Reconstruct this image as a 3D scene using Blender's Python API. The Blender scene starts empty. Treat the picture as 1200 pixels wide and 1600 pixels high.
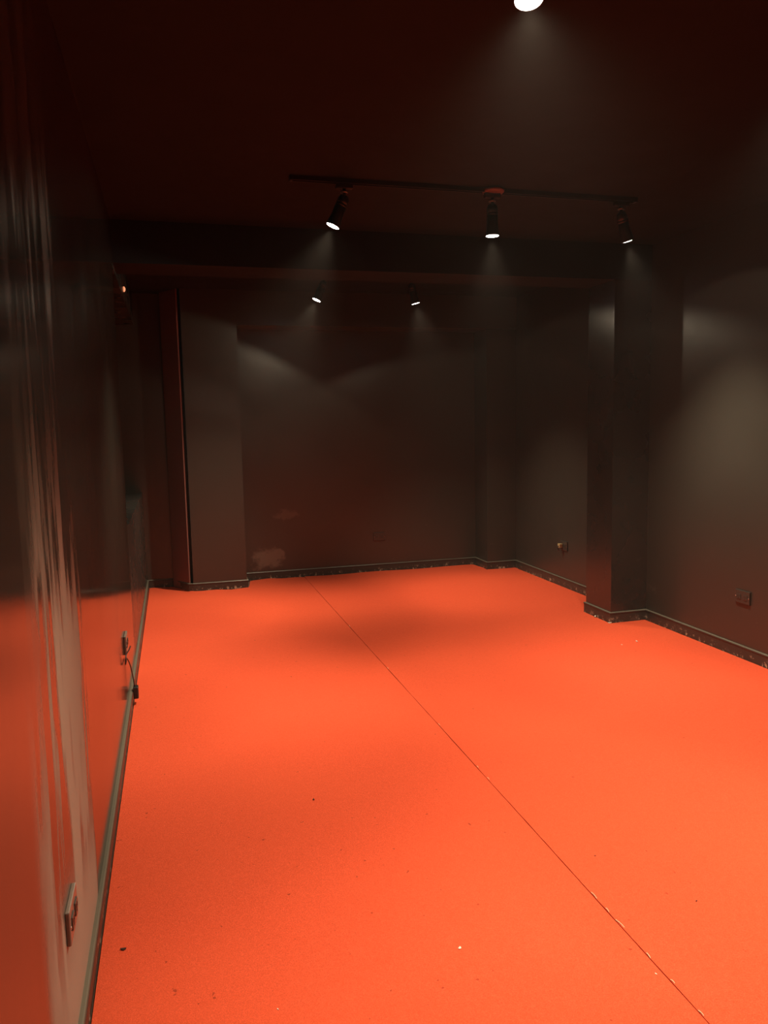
import bpy, bmesh, math, random
from mathutils import Vector, Matrix

random.seed(7)
scene = bpy.context.scene
COL = scene.collection

# ------------------------------------------------------------------ camera
FPX, IMG_H = 1201.0, 1600.0
d1 = Vector((267 - 600, 671 - 800, FPX)).normalized()
p2 = Vector((1267 - 600, 671 - 20.5 - 800, FPX))
up_c = d1.cross(p2).normalized()
if up_c.y > 0:
    up_c = -up_c
rt_c = d1.cross(up_c).normalized()
if rt_c.x < 0:
    rt_c = -rt_c
# rows of the camera->world rotation are the room axes seen from the camera
ROWS = (rt_c, d1, up_c)
cam_data = bpy.data.cameras.new('camera')
cam_data.sensor_fit = 'VERTICAL'
cam_data.sensor_height = 36.0
cam_data.lens = FPX / IMG_H * 36.0
cam_data.clip_start = 0.02
cam = bpy.data.objects.new('camera', cam_data)
COL.objects.link(cam)
CAM_Z = 1.55
cx_ = Vector((ROWS[0].x, ROWS[1].x, ROWS[2].x))
cy_ = Vector((ROWS[0].y, ROWS[1].y, ROWS[2].y))
cz_ = Vector((ROWS[0].z, ROWS[1].z, ROWS[2].z))
m = Matrix.Identity(4)
for i in range(3):
    m[i][0] = cx_[i]
    m[i][1] = -cy_[i]
    m[i][2] = -cz_[i]
m[2][3] = CAM_Z
cam.matrix_world = m
scene.camera = cam

# ------------------------------------------------------------------ world, exposure
world = bpy.data.worlds.new('world')
scene.world = world
world.use_nodes = True
world.node_tree.nodes['Background'].inputs[0].default_value = (0.5, 0.47, 0.45, 1)
world.node_tree.nodes['Background'].inputs[1].default_value = 0.02
scene.view_settings.view_transform = 'Standard'
scene.view_settings.look = 'None'
scene.view_settings.exposure = 0.25
scene.view_settings.gamma = 1.0
scene.view_settings.use_curve_mapping = False

LAMP_COLOR = (1.0, 0.80, 0.55)
# spot energies (W), per row of the tracks
HAZE = 0.0015                    # density of the added haze, per metre
E_NEAR, E_MID, E_FAR = 235.0, 240.0, 235.0

# ------------------------------------------------------------------ room numbers (metres)
XL, XR = -0.295, 3.495          # side walls
YN, YB, YR = -1.3, 7.77, 7.79   # near wall, back wall (left bit), recess back
YP = 7.44                       # front plane of the back pillar and its fascia
ZC, ZB = 2.83, 2.574            # ceiling, beam soffit
BY0, BY1 = 5.115, 5.48          # beam and right pillar in depth
PX = 3.185                      # inner face of right pillar
SK_H, SK_T = 0.088, 0.015       # skirting

# ------------------------------------------------------------------ helpers
def tag(o, label=None, cat=None, group=None, kind=None):
    if label: o['label'] = label
    if cat: o['category'] = cat
    if group: o['group'] = group
    if kind: o['kind'] = kind
    return o

def empty(name, loc, rot=(0, 0, 0)):
    o = bpy.data.objects.new(name, None)
    o.empty_display_size = 0.05
    COL.objects.link(o)
    o.location = loc
    o.rotation_euler = rot
    return o

def link_bm(name, bm, mat, parent=None, smooth=False):
    bmesh.ops.recalc_face_normals(bm, faces=bm.faces)
    me = bpy.data.meshes.new(name)
    bm.to_mesh(me)
    bm.free()
    if smooth:
        for p in me.polygons:
            p.use_smooth = True
    if mat is not None:
        me.materials.append(mat)
    o = bpy.data.objects.new(name, me)
    COL.objects.link(o)
    if parent is not None:
        o.parent = parent
    return o

def box(bm, lo, hi, bevel=0.0, seg=2):
    r = bmesh.ops.create_cube(bm, size=1.0)
    vs = r['verts']
    lo, hi = Vector(lo), Vector(hi)
    c, s = (lo + hi) / 2, hi - lo
    for v in vs:
        v.co = Vector((v.co.x * s.x, v.co.y * s.y, v.co.z * s.z)) + c
    if bevel > 0:
        es = list({e for v in vs for e in v.link_edges})
        bmesh.ops.bevel(bm, geom=es, offset=bevel, segments=seg, affect='EDGES', profile=0.5)

def lathe(bm, prof, seg=28, mat=None, cap0=True, cap1=True):
    """prof: list of (radius, z); revolved about Z."""
    mat = mat or Matrix.Identity(4)
    rings = []
    for r, z in prof:
        rings.append([bm.verts.new(mat @ Vector((r * math.cos(2 * math.pi * k / seg), r * math.sin(2 * math.pi * k / seg), z))) for k in range(seg)])
    for a, b in zip(rings, rings[1:]):
        for k in range(seg):
            bm.faces.new((a[k], a[(k + 1) % seg], b[(k + 1) % seg], b[k]))
    if cap0: bm.faces.new(list(reversed(rings[0])))
    if cap1: bm.faces.new(rings[-1])

def prism(bm, poly, z0, z1):
    """vertical prism over a plan polygon [(x, y)]"""
    a = [bm.verts.new((x, y, z0)) for x, y in poly]
    b = [bm.verts.new((x, y, z1)) for x, y in poly]
    n = len(poly)
    for k in range(n):
        bm.faces.new((a[k], a[(k + 1) % n], b[(k + 1) % n], b[k]))
    bm.faces.new(list(reversed(a)))
    bm.faces.new(b)

def sweep_plan(bm, prof, path, side):
    """sweep a profile [(out, z)] along a plan path, 'out' measured to the given side (+1 = left of travel)"""
    P = [Vector((x, y)) for x, y in path]
    n = len(P)
    rings = []
    for i in range(n):
        d0 = (P[i] - P[i - 1]).normalized() if i > 0 else None
        d1_ = (P[i + 1] - P[i]).normalized() if i < n - 1 else None
        if d0 is None: d0 = d1_
        if d1_ is None: d1_ = d0
        n0 = Vector((-d0.y, d0.x)) * side
        n1 = Vector((-d1_.y, d1_.x)) * side
        mit = (n0 + n1).normalized()
        k = 1.0 / max(0.3, mit.dot(n0))
        rings.append([bm.verts.new((P[i].x + mit.x * k * o, P[i].y + mit.y * k * o, z)) for o, z in prof])
    m_ = len(prof)
    for a, b in zip(rings, rings[1:]):
        for k in range(m_):
            bm.faces.new((a[k], a[(k + 1) % m_], b[(k + 1) % m_], b[k]))
    bm.faces.new(rings[0])
    bm.faces.new(list(reversed(rings[-1])))

def tube(bm, pts, r, seg=10):
    pts = [Vector(p) for p in pts]
    rings = []
    prev = None
    for i, p in enumerate(pts):
        t = (pts[min(i + 1, len(pts) - 1)] - pts[max(i - 1, 0)]).normalized()
        a = Vector((1, 0, 0)) if prev is None else prev
        a = (a - t * a.dot(t))
        if a.length < 1e-4:
            a = t.orthogonal()
        a.normalize()
        prev = a
        b = t.cross(a)
        rings.append([bm.verts.new(p + (a * math.cos(2 * math.pi * k / seg) + b * math.sin(2 * math.pi * k / seg)) * r) for k in range(seg)])
    for x, y in zip(rings, rings[1:]):
        for k in range(seg):
            bm.faces.new((x[k], x[(k + 1) % seg], y[(k + 1) % seg], y[k]))
    bm.faces.new(list(reversed(rings[0])))
    bm.faces.new(rings[-1])

def spline(pts, n=10):
    P = [Vector(p) for p in pts]
    P = [P[0]] + P + [P[-1]]
    out = []
    for i in range(1, len(P) - 2):
        for k in range(n):
            t = k / n
            a, b, c, d = P[i - 1], P[i], P[i + 1], P[i + 2]
            out.append(0.5 * ((2 * b) + (c - a) * t + (2 * a - 5 * b + 4 * c - d) * t * t + (3 * b - a - 3 * c + d) * t ** 3))
    out.append(P[-2])
    return out

# ------------------------------------------------------------------ materials
class NT:
    def __init__(self, name):
        self.m = bpy.data.materials.new(name)
        self.m.use_nodes = True
        self.t = self.m.node_tree
        self.b = self.t.nodes['Principled BSDF']
        self.pos = self.t.nodes.new('ShaderNodeNewGeometry').outputs['Position']
    def n(self, kind, **kw):
        x = self.t.nodes.new(kind)
        for k, v in kw.items():
            setattr(x, k, v)
        return x
    def l(self, a, b):
        self.t.links.new(a, b)
    def math(self, op, a, b=None, c=None, clamp=False):
        x = self.n('ShaderNodeMath', operation=op, use_clamp=clamp)
        for i, v in enumerate((a, b, c)):
            if v is None: continue
            if isinstance(v, (int, float)): x.inputs[i].default_value = v
            else: self.l(v, x.inputs[i])
        return x.outputs[0]
    def scaled(self, sx, sy, sz):
        x = self.n('ShaderNodeVectorMath', operation='MULTIPLY')
        self.l(self.pos, x.inputs[0])
        x.inputs[1].default_value = (sx, sy, sz)
        return x.outputs[0]
    def noise(self, scale, detail=3, rough=0.5, vec=None):
        x = self.n('ShaderNodeTexNoise')
        x.inputs['Scale'].default_value = scale
        x.inputs['Detail'].default_value = detail
        x.inputs['Roughness'].default_value = rough
        self.l(vec if vec is not None else self.pos, x.inputs['Vector'])
        return x.outputs['Fac']
    def ramp(self, v, a, b, smooth=True):
        x = self.n('ShaderNodeMapRange', interpolation_type='SMOOTHSTEP' if smooth else 'LINEAR')
        self.l(v, x.inputs['Value'])
        x.inputs['From Min'].default_value = a
        x.inputs['From Max'].default_value = b
        return x.outputs['Result']
    def mixc(self, f, a, b):
        x = self.n('ShaderNodeMix', data_type='RGBA')
        if isinstance(f, (int, float)): x.inputs[0].default_value = f
        else: self.l(f, x.inputs[0])
        for i, v in ((6, a), (7, b)):
            if isinstance(v, tuple): x.inputs[i].default_value = (*v, 1)
            else: self.l(v, x.inputs[i])
        return x.outputs[2]
    def mixf(self, f, a, b):
        x = self.n('ShaderNodeMix', data_type='FLOAT')
        self.l(f, x.inputs[0])
        for i, v in ((2, a), (3, b)):
            if isinstance(v, (int, float)): x.inputs[i].default_value = v
            else: self.l(v, x.inputs[i])
        return x.outputs[0]
    def bump(self, h, strength=0.2, dist=0.01):
        x = self.n('ShaderNodeBump')
        x.inputs['Strength'].default_value = strength
        x.inputs['Distance'].default_value = dist
        self.l(h, x.inputs['Height'])
        self.l(x.outputs['Normal'], self.b.inputs['Normal'])

PAINT = (0.034, 0.0315, 0.027)

def mat_paint(name, base=PAINT, r0=0.30, r1=0.42, scuff=True, spec=0.75):
    k = NT(name)
    big = k.noise(1.3, 4, 0.6)
    col = k.mixc(big, tuple(c * 0.85 for c in base), tuple(c * 1.15 for c in base))
    if scuff:   # faint scuffs and patched places
        sc = k.ramp(k.noise(5.5, 6, 0.72, k.scaled(1, 1, 1.7)), 0.63, 0.72)
        low = k.n('ShaderNodeSeparateXYZ'); k.l(k.pos, low.inputs[0])
        sc = k.math('MULTIPLY', sc, k.ramp(low.outputs['Z'], 0.9, 0.1))
        col = k.mixc(k.math('MULTIPLY', sc, 0.35), col, (0.14, 0.12, 0.10))
    k.l(col, k.b.inputs['Base Color'])
    k.l(k.mixf(k.noise(3.0, 3), r0, r1), k.b.inputs['Roughness'])
    k.b.inputs['Specular IOR Level'].default_value = spec
    fine = k.noise(220, 2)
    roll = k.noise(7, 3)
    k.bump(k.math('ADD', k.math('MULTIPLY', fine, 0.12), roll), 0.12, 0.01)
    return k.m

def mat_back():
    """back wall paint with two rubbed places low on the left of the recess"""
    m_ = mat_paint('black satin paint rubbed bare low on the left')
    t = m_.node_tree
    k = NT.__new__(NT)
    k.m, k.t, k.b = m_, t, t.nodes['Principled BSDF']
    k.pos = next(n for n in t.nodes if n.bl_idname == 'ShaderNodeNewGeometry').outputs['Position']
    s = k.n('ShaderNodeSeparateXYZ'); k.l(k.pos, s.inputs[0])
    wob = k.math('MULTIPLY', k.math('SUBTRACT', k.noise(9, 5, 0.65), 0.5), 0.35)
    x, z = k.math('ADD', s.outputs['X'], wob), k.math('ADD', s.outputs['Z'], k.math('MULTIPLY', wob, 0.7))
    def patch(x0, x1, z0, z1, e):
        a = k.math('MULTIPLY', k.ramp(x, x0, x0 + e), k.ramp(x, x1, x1 - e))
        return k.math('MULTIPLY', a, k.math('MULTIPLY', k.ramp(z, z0, z0 + e), k.ramp(z, z1, z1 - e)))
    f = k.math('MAXIMUM', patch(0.74, 1.06, 0.11, 0.34, 0.06), k.math('MULTIPLY', patch(0.98, 1.22, 0.60, 0.72, 0.05), 0.5))
    old = k.b.inputs['Base Color'].links[0].from_socket
    k.l(k.mixc(k.math('MULTIPLY', f, 0.75), old, (0.16, 0.13, 0.105)), k.b.inputs['Base Color'])
    return m_

def mat_left_wall():
    k = NT('black gloss paint worn matte in streaks')
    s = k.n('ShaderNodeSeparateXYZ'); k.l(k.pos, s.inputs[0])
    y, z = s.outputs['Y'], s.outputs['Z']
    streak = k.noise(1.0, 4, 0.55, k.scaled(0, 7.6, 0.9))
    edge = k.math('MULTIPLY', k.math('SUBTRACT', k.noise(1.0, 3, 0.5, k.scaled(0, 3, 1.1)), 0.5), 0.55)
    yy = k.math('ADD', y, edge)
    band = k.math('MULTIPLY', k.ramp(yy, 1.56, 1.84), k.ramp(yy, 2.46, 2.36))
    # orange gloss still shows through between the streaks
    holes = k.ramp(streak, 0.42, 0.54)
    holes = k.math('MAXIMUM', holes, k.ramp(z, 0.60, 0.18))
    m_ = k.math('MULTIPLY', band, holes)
    m_ = k.math('MULTIPLY', m_, k.mixf(k.ramp(z, 0.95, 1.75), 1.0, 0.14))  # fades upward: lamp falloff painted into the wall colour
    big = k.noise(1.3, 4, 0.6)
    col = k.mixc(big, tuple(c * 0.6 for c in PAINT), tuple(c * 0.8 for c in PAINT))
    col = k.mixc(m_, col, (0.36, 0.30, 0.245))  # worn matte streaks, made paler to hold a pool of lamp light
    k.l(col, k.b.inputs['Base Color'])
    gloss = k.mixf(k.noise(3.0, 3), 0.10, 0.17)
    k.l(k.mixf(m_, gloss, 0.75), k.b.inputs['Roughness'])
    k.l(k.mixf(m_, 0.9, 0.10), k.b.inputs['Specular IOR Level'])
    fine = k.noise(160, 2)
    roll = k.noise(1.0, 3, 0.5, k.scaled(1, 5, 2.0))
    k.bump(k.math('ADD', k.math('MULTIPLY', fine, 0.06), roll), 0.10, 0.01)
    return k.m

def mat_carpet():
    k = NT('red orange needle felt carpet')
    fibre = k.noise(420, 3, 0.7)
    mid = k.noise(60, 4, 0.65)
    big = k.noise(0.9, 3, 0.5)
    c = k.mixc(k.ramp(fibre, 0.25, 0.75), (0.50, 0.060, 0.024), (0.92, 0.130, 0.060))
    c = k.mixc(k.math('MULTIPLY', k.ramp(mid, 0.35, 0.7), 0.35), c, (0.66, 0.078, 0.028))
    c = k.mixc(k.math('MULTIPLY', k.ramp(big, 0.35, 0.7), 0.25), c, (0.80, 0.118, 0.046))
    dirt = k.ramp(k.noise(38, 2, 0.5), 0.735, 0.76)
    c = k.mixc(k.math('MULTIPLY', dirt, 0.6), c, (0.20, 0.03, 0.015))
    k.l(c, k.b.inputs['Base Color'])
    k.b.inputs['Roughness'].default_value = 0.95
    k.b.inputs['Specular IOR Level'].default_value = 0.08
    k.bump(fibre, 0.5, 0.004)
    return k.m

def mat_skirting():
    k = NT('dark painted skirting chipped along the bottom')
    s = k.n('ShaderNodeSeparateXYZ'); k.l(k.pos, s.inputs[0])
    z = s.outputs['Z']
    chips = k.ramp(k.noise(26, 6, 0.75), 0.565, 0.61)
    chips = k.math('MULTIPLY', chips, k.ramp(z, 0.06, 0.012))
    wear = k.ramp(k.noise(9, 5, 0.7), 0.50, 0.66)
    wear = k.math('MULTIPLY', wear, k.ramp(z, 0.055, 0.02))
    c = k.mixc(k.math('MULTIPLY', wear, 0.35), (0.040, 0.034, 0.029), (0.16, 0.15, 0.135))
    c = k.mixc(k.math('MULTIPLY', chips, 0.9), c, (0.55, 0.45, 0.33))
    # rubbed top edge, with the overhead light it catches painted in
    top = k.ramp(z, SK_H - 0.006, SK_H - 0.001)
    c = k.mixc(k.math('MULTIPLY', top, 0.8), c, (0.17, 0.15, 0.115))
    k.l(c, k.b.inputs['Base Color'])
    k.b.inputs['Roughness'].default_value = 0.42
    k.bump(k.noise(30, 4), 0.2, 0.004)
    return k.m

def mat_plain(name, col, rough=0.5, metal=0.0, spec=0.5, vary=0.15, scale=40):
    k = NT(name)
    nz = k.noise(scale, 3)
    k.l(k.mixc(nz, tuple(c * (1 - vary) for c in col), tuple(min(1, c * (1 + vary)) for c in col)), k.b.inputs['Base Color'])
    k.b.inputs['Roughness'].default_value = rough
    k.b.inputs['Metallic'].default_value = metal
    k.b.inputs['Specular IOR Level'].default_value = spec
    return k.m

def mat_emit(name, col, strength):
    k = NT(name)
    k.b.inputs['Base Color'].default_value = (0.8, 0.8, 0.8, 1)
    k.b.inputs['Emission Color'].default_value = (*col, 1)
    k.b.inputs['Emission Strength'].default_value = strength
    return k.m

M_WALL = mat_paint('black satin wall paint')
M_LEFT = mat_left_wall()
M_CEIL = mat_paint('black matte ceiling paint', (0.017, 0.021, 0.024), 0.55, 0.7, scuff=False, spec=0.12)
M_GLOSS = mat_paint('black gloss paint', (0.026, 0.023, 0.021), 0.22, 0.32)
M_PANEL = mat_paint('dark red brown panel paint', (0.21, 0.085, 0.070), 0.32, 0.42)
M_CARPET = mat_carpet()
M_SKIRT = mat_skirting()
M_SUB = mat_plain('dusty screed under the carpet', (0.16, 0.10, 0.07), 0.9)
M_FRAY = mat_plain('pale backing threads', (0.78, 0.52, 0.34), 0.9)
M_LAMP = mat_plain('black powder coated lamp metal', (0.018, 0.018, 0.018), 0.38)
M_STEEL = mat_plain('worn steel ring', (0.42, 0.40, 0.38), 0.30, 0.9)
M_ROSE = mat_plain('red brown ceiling rose', (0.16, 0.075, 0.055), 0.32)
M_LENS = mat_emit('lit lamp lens', (1.0, 0.95, 0.86), 22.0)
M_PLATE = mat_plain('black painted socket plate', (0.045, 0.038, 0.033), 0.28)
M_PLATEG = mat_plain('glossy brown socket plate', (0.20, 0.15, 0.125), 0.22)
M_HOLE = mat_plain('socket slot', (0.006, 0.006, 0.006), 0.6)
M_SCREW = mat_plain('bright screw head', (0.75, 0.72, 0.68), 0.25, 0.9)
M_CORD = mat_plain('dark cord', (0.020, 0.012, 0.012), 0.4)
M_PLUG = mat_plain('yellowed plastic plug', (0.36, 0.29, 0.15), 0.3)
M_CHIP = mat_plain('white paint chip', (0.75, 0.68, 0.58), 0.8)
M_DIRT = mat_plain('dark grit', (0.05, 0.018, 0.012), 0.9)
M_LED = mat_emit('orange indicator', (1.0, 0.32, 0.14), 0.9)

# ------------------------------------------------------------------ the setting
def structure(name, bm, mat, parent=None):
    o = link_bm(name, bm, mat, parent)
    if parent is None:
        o['kind'] = 'structure'
    return o

WT = 0.12
bm = bmesh.new(); box(bm, (XL - 0.5, YN - WT, -0.10), (XR + WT, YR + WT, -0.004))
structure('floor', bm, M_SUB)
bm = bmesh.new(); box(bm, (XL - 0.5, YN - WT, ZC), (XR + WT, YR + WT, ZC + 0.10))
structure('ceiling', bm, M_CEIL)

# left wall: plain as far as the niche, then a low wall with a sill under an open niche
NY, NS, NT_, ND = 5.06, 0.95, 2.54, 0.24
bm = bmesh.new()
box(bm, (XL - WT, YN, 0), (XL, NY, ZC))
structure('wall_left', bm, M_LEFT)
bm = bmesh.new()
box(bm, (XL - ND - 0.10, NY, 0), (XL, YB, NS))               # low part, its top is the sill
box(bm, (XL - ND - 0.10, NY, NT_), (XL, YB, ZC))             # header
box(bm, (XL - ND - 0.10, NY, NS), (XL - ND, YB, NT_))        # niche back
structure('wall_left_niche', bm, M_GLOSS)

bm = bmesh.new(); box(bm, (XR, YN, 0), (XR + WT, YR + WT, ZC))
structure('wall_right', bm, M_WALL)

bm = bmesh.new()
box(bm, (XL - ND - 0.10, YB, 0), (0.10, YR + WT, ZC))
box(bm, (0.10, YR, 0), (XR, YR + WT, ZC))
structure('wall_back', bm, mat_back())
bm = bmesh.new(); box(bm, (XL - WT, YN - WT, 0), (XR + WT, YN, ZC))
structure('wall_front', bm, M_WALL)

# splayed panel beside the back pillar
bm = bmesh.new()
prism(bm, [(-0.047, 7.715), (0.098, 7.452), (0.112, 7.47), (0.112, 7.80), (-0.047, 7.80)], 0, ZC)
structure('trim_1', bm, M_PANEL)
# back pillar with the fascia over the recess in the same plane
bm = bmesh.new()
box(bm, (0.135, YP, 0), (0.64, YR + 0.01, ZC))
structure('pillar_back', bm, M_WALL)
bm = bmesh.new()
box(bm, (0.64, YP, 2.51), (XR, YR + 0.01, ZC))
structure('beam_back', bm, M_WALL)
# corner pier
bm = bmesh.new()
box(bm, (3.165, 7.465, 0), (XR, YR + 0.01, 2.51))
structure('pillar_corner', bm, M_WALL)
# right pillar and the beam across the ceiling
bm = bmesh.new()
box(bm, (PX, BY0, 0), (XR + 0.01, BY1, ZB))
structure('pillar_right', bm, M_GLOSS)
bm = bmesh.new()
box(bm, (XL, BY0, ZB), (XR, BY1, ZC))
structure('beam_middle', bm, M_CEIL)

# skirting: board with a small rounded cap, swept along the foot of the walls
PROF = [(0, 0), (SK_T - 0.003, 0), (SK_T - 0.003, SK_H - 0.016), (SK_T, SK_H - 0.012), (SK_T + 0.001, SK_H - 0.006),
        (SK_T - 0.003, SK_H - 0.001), (SK_T - 0.006, SK_H), (0, SK_H)]
def skirt(name, path, side):
    bm = bmesh.new()
    sweep_plan(bm, PROF, path, side)
    return structure(name, bm, M_SKIRT)
skirt('baseboard_left', [(XL, YN), (XL, YB)], -1)
skirt('baseboard_back', [(XL, YB), (-0.05, YB), (0.1, 7.449), (0.135, YP), (0.64, YP), (0.64, YR), (3.165, YR), (3.165, 7.465), (XR, 7.465)], -1)
skirt('baseboard_right', [(XR, YN), (XR, BY0), (PX, BY0), (PX, BY1), (XR, BY1), (XR, 7.465)], 1)

# thin haze added to lift the dark tones of the room
hm = bpy.data.materials.new('added haze')
hm.use_nodes = True
ht = hm.node_tree
ht.nodes.remove(ht.nodes['Principled BSDF'])
hv = ht.nodes.new('ShaderNodeVolumeScatter')
hv.inputs['Color'].default_value = (1.0, 0.97, 0.93, 1)
hv.inputs['Density'].default_value = HAZE
hv.inputs['Anisotropy'].default_value = 0.0
ht.links.new(hv.outputs['Volume'], ht.nodes['Material Output'].inputs['Volume'])
bm = bmesh.new(); box(bm, (XL + 0.001, YN + 0.001, 0.05), (XR - 0.001, YR - 0.001, ZC - 0.001))
hz = link_bm('haze', bm, hm)
tag(hz, 'thin added haze lifting the dark tones of the room', 'haze', None, 'stuff')

# ------------------------------------------------------------------ the two carpet strips
SEAM = 1.256
def carpet(name, x0, x1, outline_far, label, seam_side):
    """a felt sheet laid on the floor: wavy edges that ride up a little at the back, a ragged seam edge"""
    bm = bmesh.new()
    nx, ny = 44, 150
    rnd = random.Random(11 + seam_side)
    jit = [rnd.uniform(-1, 1) for _ in range(ny + 1)]
    sj = [0.0] * (ny + 1)
    for j in range(ny + 1):
        sj[j] = 0.5 * jit[j] + 0.3 * math.sin(j * 0.31) + 0.3 * math.sin(j * 0.083 + 1)
    grid = []
    for j in range(ny + 1):
        v = j / ny
        row = []
        for i in range(nx + 1):
            u = i / nx
            x = x0 + (x1 - x0) * u
            yf = outline_far(x)
            y = (YN + 0.01) + (yf - YN - 0.01) * v
            if seam_side > 0 and i == nx:
                x += 0.0012 * sj[j]
            if seam_side < 0 and i == 0:
                x += 0.0012 * sj[j] + 0.0010
            z = 0.006
            dy = yf - y
            if dy < 0.10:
                z += 0.010 * (1 - dy / 0.10) * (0.6 + 0.4 * math.sin(x * 9.0) + 0.3 * math.sin(x * 23.0))
            row.append(bm.verts.new((x, y, z)))
        grid.append(row)
    for j in range(ny):
        for i in range(nx):
            bm.faces.new((grid[j][i], grid[j][i + 1], grid[j + 1][i + 1], grid[j + 1][i]))
    # thickness: drop the rim to the floor
    rim = [grid[0][i] for i in range(nx + 1)] + [grid[j][nx] for j in range(1, ny + 1)] + \
          [grid[ny][i] for i in range(nx - 1, -1, -1)] + [grid[j][0] for j in range(ny - 1, 0, -1)]
    low = [bm.verts.new((p.co.x, p.co.y, -0.003)) for p in rim]
    for k in range(len(rim)):
        bm.faces.new((rim[k], rim[(k + 1) % len(rim)], low[(k + 1) % len(rim)], low[k]))
    bm.faces.new(low)
    o = link_bm(name, bm, M_CARPET)
    tag(o, label, 'carpet')
    return o

def far_left(x):
    if x < -0.05: return YB - 0.018
    if x < 0.12: return YB - 0.018 - (x + 0.05) / 0.17 * 0.33
    if x < 0.655: return YP - 0.020
    if x < 0.70: return YP - 0.02 + (x - 0.655) / 0.045 * 0.335
    return YR - 0.024
def far_right(x):
    if x < 3.13: return YR - 0.024
    if x < 3.16: return YR - 0.024 - (x - 3.13) / 0.03 * 0.32
    return 7.465 - 0.018

c_left = carpet('carpet', XL + SK_T + 0.002, SEAM - 0.0012, far_left, 'narrow red-orange carpet strip between the left wall and the seam', 1)
# right strip is cut round the right-hand pillar: laid up to the pillar face and, in front and behind it, to the wall
def carpet_right():
    bm = bmesh.new()
    rnd = random.Random(5)
    xs = [SEAM + 0.0012 + (PX - 0.016 - SEAM - 0.0012) * i / 40 for i in range(41)] + [PX + 0.03, PX + 0.1, PX + 0.2, XR - SK_T - 0.002]
    ys = [YN + 0.01 + (BY0 - 0.016 - YN - 0.01) * j / 100 for j in range(101)] + [BY0 + 0.1, BY0 + 0.2, BY1 + 0.016] + \
         [BY1 + 0.016 + (1.0) * t / 30 for t in range(1, 31)]
    j_p0, j_p1 = 100, 103
    vs = {}
    for j, yb in enumerate(ys):
        for i, xb in enumerate(xs):
            if j_p0 < j < j_p1 and i > 40: continue
            if j <= j_p1:
                y = yb
            else:
                t = (yb - ys[j_p1]) / 1.0
                y = ys[j_p1] + (far_right(xb) - ys[j_p1]) * t
            x = xb
            if i == 0:
                x += 0.0010 + 0.0012 * (0.5 * rnd.uniform(-1, 1) + 0.3 * math.sin(j * 0.41 + 2))
            z = 0.006
            dy = far_right(xb) - y
            if dy < 0.10:
                z += 0.008 * (1 - dy / 0.10) * (0.6 + 0.4 * math.sin(xb * 7.0))
            vs[(i, j)] = bm.verts.new((x, y, z))
    for j in range(len(ys) - 1):
        for i in range(len(xs) - 1):
            q = [(i, j), (i + 1, j), (i + 1, j + 1), (i, j + 1)]
            if all(k in vs for k in q) and not (j_p0 <= j < j_p1 and i >= 40):
                bm.faces.new([vs[k] for k in q])
    bm.edges.ensure_lookup_table()
    rim = [e for e in bm.edges if len(e.link_faces) == 1]
    ret = bmesh.ops.extrude_edge_only(bm, edges=rim)
    for v in [g for g in ret['geom'] if isinstance(g, bmesh.types.BMVert)]:
        v.co.z = -0.003
    bmesh.ops.holes_fill(bm, edges=[e for e in bm.edges if len(e.link_faces) == 1], sides=0)
    o = link_bm('carpet', bm, M_CARPET)
    return tag(o, 'wide red-orange carpet strip between the seam and the right wall', 'carpet')
c_right = carpet_right()

# pale backing threads showing along the seam
bm = bmesh.new()
rnd = random.Random(3)
for y, ln in ((2.10, 0.035), (2.02, 0.02), (1.95, 0.04), (1.80, 0.022), (1.57, 0.02), (2.98, 0.02), (3.10, 0.016), (3.62, 0.02), (4.6, 0.03), (5.7, 0.04), (1.69, 0.015)):
    x = SEAM + rnd.uniform(0.0035, 0.006)
    a = rnd.uniform(-0.15, 0.15)
    pts = [(x + a * t * ln, y + t * ln, 0.0065 + 0.002 * math.sin(3.1 * (t + 0.5))) for t in (-0.5, -0.2, 0.1, 0.3, 0.5)]
    tube(bm, pts, 0.0013, 6)
fr = link_bm('frayed_thread', bm, M_FRAY, c_right)
fr['label'] = 'pale threads along the seam'
fr['kind'] = 'stuff'

# ------------------------------------------------------------------ track lighting
def make_lamp_parts(root, tilt_x, tilt_y, rose=False):
    """hangs from z = 0 (underside of the track); the head swings about its joint at z = -0.085"""
    # adapter clipped in the track
    bm = bmesh.new()
    box(bm, (-0.045, -0.016, -0.026), (0.045, 0.016, 0.0), 0.004)
    link_bm('track_adapter', bm, M_LAMP, root)
    bm = bmesh.new()
    lathe(bm, [(0.008, -0.026), (0.008, -0.060), (0.017, -0.062), (0.017, -0.070)], 20)
    link_bm('stem', bm, M_LAMP, root, True)
    bm = bmesh.new()
    lathe(bm, [(0.0175, -0.048), (0.021, -0.046), (0.021, -0.040), (0.0175, -0.038)], 24)
    link_bm('steel_ring', bm, M_STEEL, root, True)['label'] = 'bare steel joint ring'
    T = Matrix.Translation((0, 0, -0.070)) @ Matrix.Rotation(tilt_y, 4, 'Y') @ Matrix.Rotation(tilt_x, 4, 'X')
    # yoke plate + cylindrical housing with cooling fins, open at the bottom
    bm = bmesh.new()
    lathe(bm, [(0.012, 0.012), (0.024, 0.006), (0.029, -0.006), (0.031, -0.02), (0.031, -0.032), (0.0285, -0.034), (0.0285, -0.038), (0.031, -0.040),
               (0.031, -0.046), (0.0285, -0.048), (0.0285, -0.052), (0.031, -0.054), (0.0315, -0.10), (0.035, -0.128), (0.0375, -0.152),
               (0.0375, -0.158), (0.0350, -0.158), (0.0345, -0.150), (0.020, -0.120)], 32, T, True, True)
    link_bm('lamp_housing', bm, M_LAMP, root, True)
    bm = bmesh.new()
    lathe(bm, [(0.0344, -0.1535), (0.0344, -0.1575), (0.020, -0.1595), (0.004, -0.160)], 32, T)
    ln = link_bm('lens', bm, M_LENS, root, True)
    ln['label'] = 'glowing white lens'
    return T

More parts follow.
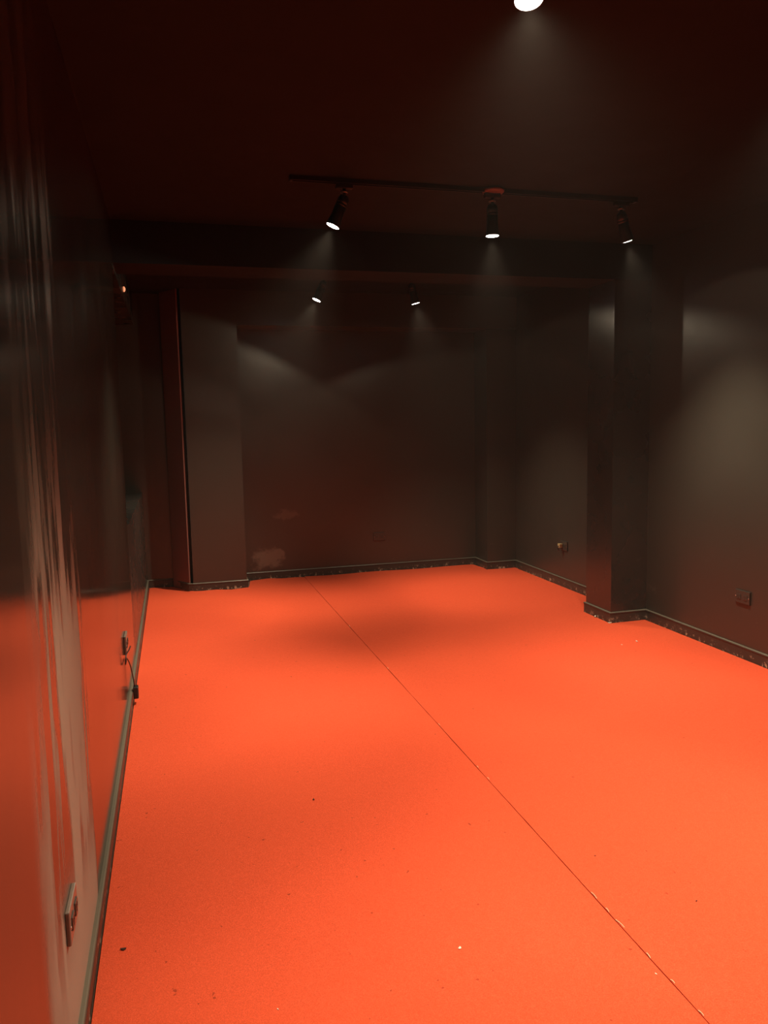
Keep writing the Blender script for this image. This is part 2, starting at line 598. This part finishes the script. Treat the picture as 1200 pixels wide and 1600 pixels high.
def spot(root, T, energy, size, blend, name='bulb'):
    ld = bpy.data.lights.new(name, 'SPOT')
    ld.energy = energy
    ld.color = LAMP_COLOR
    ld.spot_size = math.radians(size)
    ld.spot_blend = blend
    ld.shadow_soft_size = 0.03
    lo = bpy.data.objects.new(name, ld)
    COL.objects.link(lo)
    lo.parent = root
    lo.matrix_local = T @ Matrix.Translation((0, 0, -0.166))
    return lo

def track(y, x0, x1, label, rose_x=None):
    root = empty('lighting_track', (x0, y, ZC))
    tag(root, label, 'lighting track')
    L = x1 - x0
    bm = bmesh.new()
    # U channel: two cheeks and a back
    box(bm, (0, -0.017, -0.006), (L, 0.017, -0.0005), 0.001)
    box(bm, (0, -0.017, -0.024), (L, -0.012, -0.005), 0.001)
    box(bm, (0, 0.012, -0.024), (L, 0.017, -0.005), 0.001)
    link_bm('rail', bm, M_LAMP, root)
    for xx in (-0.012, L - 0.004):
        bm = bmesh.new(); box(bm, (xx, -0.0185, -0.026), (xx + 0.016, 0.0185, -0.0005), 0.002)
        link_bm('end_cap', bm, M_LAMP, root)
    if rose_x is not None:
        bm = bmesh.new()
        lathe(bm, [(0.062, -0.0005), (0.062, -0.010), (0.056, -0.017), (0.030, -0.021), (0.002, -0.022)], 36,
              Matrix.Translation((rose_x - x0, 0.0, -0.006)))
        link_bm('ceiling_rose', bm, M_ROSE, root, True)['label'] = 'round red-brown feed cover'
    return root

R = math.radians
track(4.08, 0.66, 2.66, 'long black lighting track on the ceiling in front of the beam', 1.775)
track(6.45, 1.05, 2.30, 'short black lighting track behind the ceiling beam')
track(1.885, 0.78, 2.75, 'black lighting track nearest the viewer at the top edge of the view')
ZT = ZC - 0.024

def lamp(x, y, lean, nod, energy, size, blend, spill, spill_size, label, group):
    """lean > 0 swings the beam to the left, nod > 0 swings it towards the back of the room"""
    root = empty('track_spotlight', (x, y, ZT))
    tag(root, label, 'spotlight', group)
    T = make_lamp_parts(root, R(nod), R(lean))
    spot(root, T, energy, size, blend)                      # reflector beam
    if spill > 0:
        spot(root, T, energy * spill, spill_size, 0.12)     # wide spill of the bare lens
    return root

G2, G3, G1 = 'spotlights on the track before the beam', 'spotlights behind the beam', 'spotlights on the nearest track'
lamp(0.935, 4.08, 24, 4, E_MID * 1.15, 76, 0.9, 0.05, 150, 'black spotlight tilted left at the left end of the track before the beam', G2)
lamp(1.77, 4.08, 0, 0, E_MID, 76, 1.0, 0.07, 130, 'black spotlight hanging straight down from the round ceiling rose', G2)
lamp(2.575, 4.08, -19, 3, E_MID, 74, 1.0, 0.03, 130, 'black spotlight tilted right at the right end of the track before the beam', G2)
lamp(1.285, 6.45, 25, 0, E_FAR * 1.25, 84, 1.0, 0.055, 152, 'small far spotlight tilted left, left one of the pair behind the beam', G3)
lamp(2.045, 6.45, -14, 0, E_FAR, 84, 1.0, 0.045, 152, 'small far spotlight tilted right, right one of the pair behind the beam', G3)
lamp(0.91, 1.885, 3, -13, E_NEAR * 1.1, 104, 0.9, 0.05, 114, 'glaring spotlight cut off by the top edge of the view', G1)
lamp(1.85, 1.885, 4, 8, E_NEAR, 92, 1.0, 0.035, 116, 'spotlight on the nearest track right of the glaring one', G1)
lamp(2.65, 1.885, -7, 10, E_NEAR, 76, 1.0, 0.035, 116, 'spotlight on the nearest track beside the right wall', G1)

# ------------------------------------------------------------------ sockets
def socket(name, loc, rot, label, w=0.13, h=0.085, t=0.012, glossy=False, screws=True):
    """plate in local XZ, facing -Y"""
    root = empty(name, loc, rot)
    tag(root, label, 'power socket', 'wall sockets')
    bm = bmesh.new()
    box(bm, (-w / 2, -t, -h / 2), (w / 2, 0, h / 2), 0.003)
    link_bm('face_plate', bm, M_PLATEG if glossy else M_PLATE, root)
    for sx in (-1, 1):
        bm = bmesh.new()
        c = sx * w * 0.22
        box(bm, (c - 0.017, -t - 0.0035, -0.017), (c + 0.017, -t + 0.001, 0.017), 0.002)
        o = link_bm('outlet', bm, M_PLATE, root)
        bm = bmesh.new()
        for q in (-0.006, 0.006):
            box(bm, (c + q - 0.0012, -t - 0.0042, -0.001), (c + q + 0.0012, -t - 0.003, 0.009))
        lathe(bm, [(0.003, 0), (0.003, 0.0012)], 12, Matrix.Translation((c, -t - 0.0030, -0.009)) @ Matrix.Rotation(math.pi / 2, 4, 'X'))
        link_bm('slot', bm, M_HOLE, o)
    if screws:
        for sx in (-1, 1):
            bm = bmesh.new()
            lathe(bm, [(0.0042, 0), (0.0036, 0.0016), (0.001, 0.002)], 14, Matrix.Translation((sx * w * 0.44, -t, 0)) @ Matrix.Rotation(math.pi / 2, 4, 'X'))
            link_bm('screw', bm, M_SCREW, root, True)
    return root

socket('wall_socket', (2.07, YR, 0.380), (0, 0, 0), 'dark double socket low on the back wall recess')
socket('wall_socket', (XR, 4.065, 0.405), (0, 0, -math.pi / 2), 'dark double socket on the right wall in front of the pillar')
far = socket('wall_socket', (XR, 6.41, 0.395), (0, 0, -math.pi / 2), 'double socket with a plug in it on the right wall beyond the pillar')
socket('wall_socket', (XL, 1.885, 0.390), (0, 0, math.pi / 2), 'thick socket box low on the left wall nearest the viewer', w=0.13, h=0.085, t=0.011, glossy=True)
socket('wall_socket', (XL, 4.24, 0.420), (0, 0, math.pi / 2), 'socket box on the left wall above the hanging adapter', w=0.13, h=0.10, t=0.013, glossy=True)

# plug in the far right socket
pr = empty('plug', (XR - 0.0155, 6.435, 0.395), (0, 0, -math.pi / 2))
tag(pr, 'yellowed plug pushed into the socket beyond the right pillar', 'plug')
bm = bmesh.new(); box(bm, (-0.020, -0.034, -0.019), (0.020, 0, 0.019), 0.006, 3)
link_bm('plug_body', bm, M_PLUG, pr)
bm = bmesh.new(); tube(bm, spline([(0, -0.034, -0.004), (0.002, -0.045, -0.012), (0.004, -0.043, -0.030), (0.004, -0.030, -0.045)], 6), 0.004)
link_bm('cord_stub', bm, M_CORD, pr, True)

# cord and adapter by the left wall
ar = empty('power_adapter', (XL + 0.011, 4.445, SK_H))
tag(ar, 'small black power adapter on the left skirting hanging from a thin cord', 'adapter')
bm = bmesh.new(); box(bm, (-0.006, -0.024, -0.046), (0.022, 0.024, 0.022), 0.005, 3)
for v in bm.verts: v.co.x += 0.012
link_bm('adapter_body', bm, M_LAMP, ar)
bm = bmesh.new()
tube(bm, spline([(0.014, 0.0, 0.016), (0.010, -0.03, 0.09), (0.004, -0.11, 0.18), (-0.003, -0.22, 0.25), (-0.002, -0.32, 0.255), (0.0, -0.385, 0.27), (0.004, -0.37, 0.31), (0.014, -0.29, 0.315), (0.02, -0.245, 0.322)], 8), 0.0032)
link_bm('cord', bm, M_CORD, ar, True)

# tiny orange indicator above the niche
bm = bmesh.new()
lathe(bm, [(0.020, 0), (0.020, 0.006), (0.012, 0.012), (0.002, 0.014)], 18, Matrix.Translation((XL, 6.31, 2.618)) @ Matrix.Rotation(math.pi / 2, 4, 'Y'))
tag(link_bm('indicator_light', bm, M_LED, None, True), 'tiny orange indicator light above the dark niche in the left wall', 'indicator light')

# ------------------------------------------------------------------ bits on the carpet
def flake(x, y, size, mat, name, label, seed, cat, group, aspect=0.5, z=0.0065):
    rr = random.Random(seed)
    bm = bmesh.new()
    n = 7
    a0 = rr.uniform(0, 6.28)
    top, bot = [], []
    for k in range(n):
        a = 2 * math.pi * k / n
        r = size * rr.uniform(0.7, 1.15)
        px, py = r * math.cos(a), r * math.sin(a) * aspect
        X = px * math.cos(a0) - py * math.sin(a0)
        Y = px * math.sin(a0) + py * math.cos(a0)
        lift = 0.25 * size * math.cos(a) ** 2
        top.append(bm.verts.new((X, Y, lift + size * 0.25)))
        bot.append(bm.verts.new((X * 0.92, Y * 0.92, max(0, lift - size * 0.05))))
    for k in range(n):
        bm.faces.new((bot[k], bot[(k + 1) % n], top[(k + 1) % n], top[k]))
    bm.faces.new(top)
    bm.faces.new(list(reversed(bot)))
    o = link_bm(name, bm, mat)
    o.location = (x, y, z)
    return tag(o, label, cat, group)

GC, GD = 'white paint chips on the carpet', 'dark grit on the carpet'
flake(3.160, 5.300, 0.022, M_CHIP, 'paint_chip', 'long white paint chip against the side of the right pillar', 1, 'paint chip', GC, 0.3)
flake(3.168, 5.100, 0.014, M_CHIP, 'paint_chip', 'small white paint chip at the front corner of the right pillar', 2, 'paint chip', GC, 0.6)
flake(3.073, 4.597, 0.016, M_CHIP, 'paint_chip', 'flat pale chip in front of the right pillar', 3, 'paint chip', GC, 0.3)
flake(2.93, 4.56, 0.009, M_CHIP, 'paint_chip', 'tiny pale chip beside the flat chip before the right pillar', 4, 'paint chip', GC)
flake(0.748, 1.989, 0.0055, M_CHIP, 'paint_chip', 'tiny white crumb near the bottom middle left of the seam', 5, 'paint chip', GC, 0.8)
flake(1.235, 1.729, 0.004, M_CHIP, 'paint_chip', 'tiny pale crumb beside the near end of the seam', 6, 'paint chip', GC)
flake(0.199, 1.905, 0.004, M_CHIP, 'paint_chip', 'tiny pale crumb at the bottom edge below the left wall', 7, 'paint chip', GC)
flake(0.496, 3.021, 0.008, M_DIRT, 'grit', 'dark speck in the shaded band left of the seam', 8, 'grit', GD)
flake(-0.214, 2.277, 0.011, M_DIRT, 'grit', 'dark oval scrap beside the left skirting', 9, 'grit', GD, 0.5)
flake(1.556, 1.976, 0.0045, M_DIRT, 'grit', 'dark speck on the right near the bottom corner', 10, 'grit', GD)
flake(1.385, 2.304, 0.004, M_DIRT, 'grit', 'dark speck just right of the seam where it is frayed', 11, 'grit', GD)
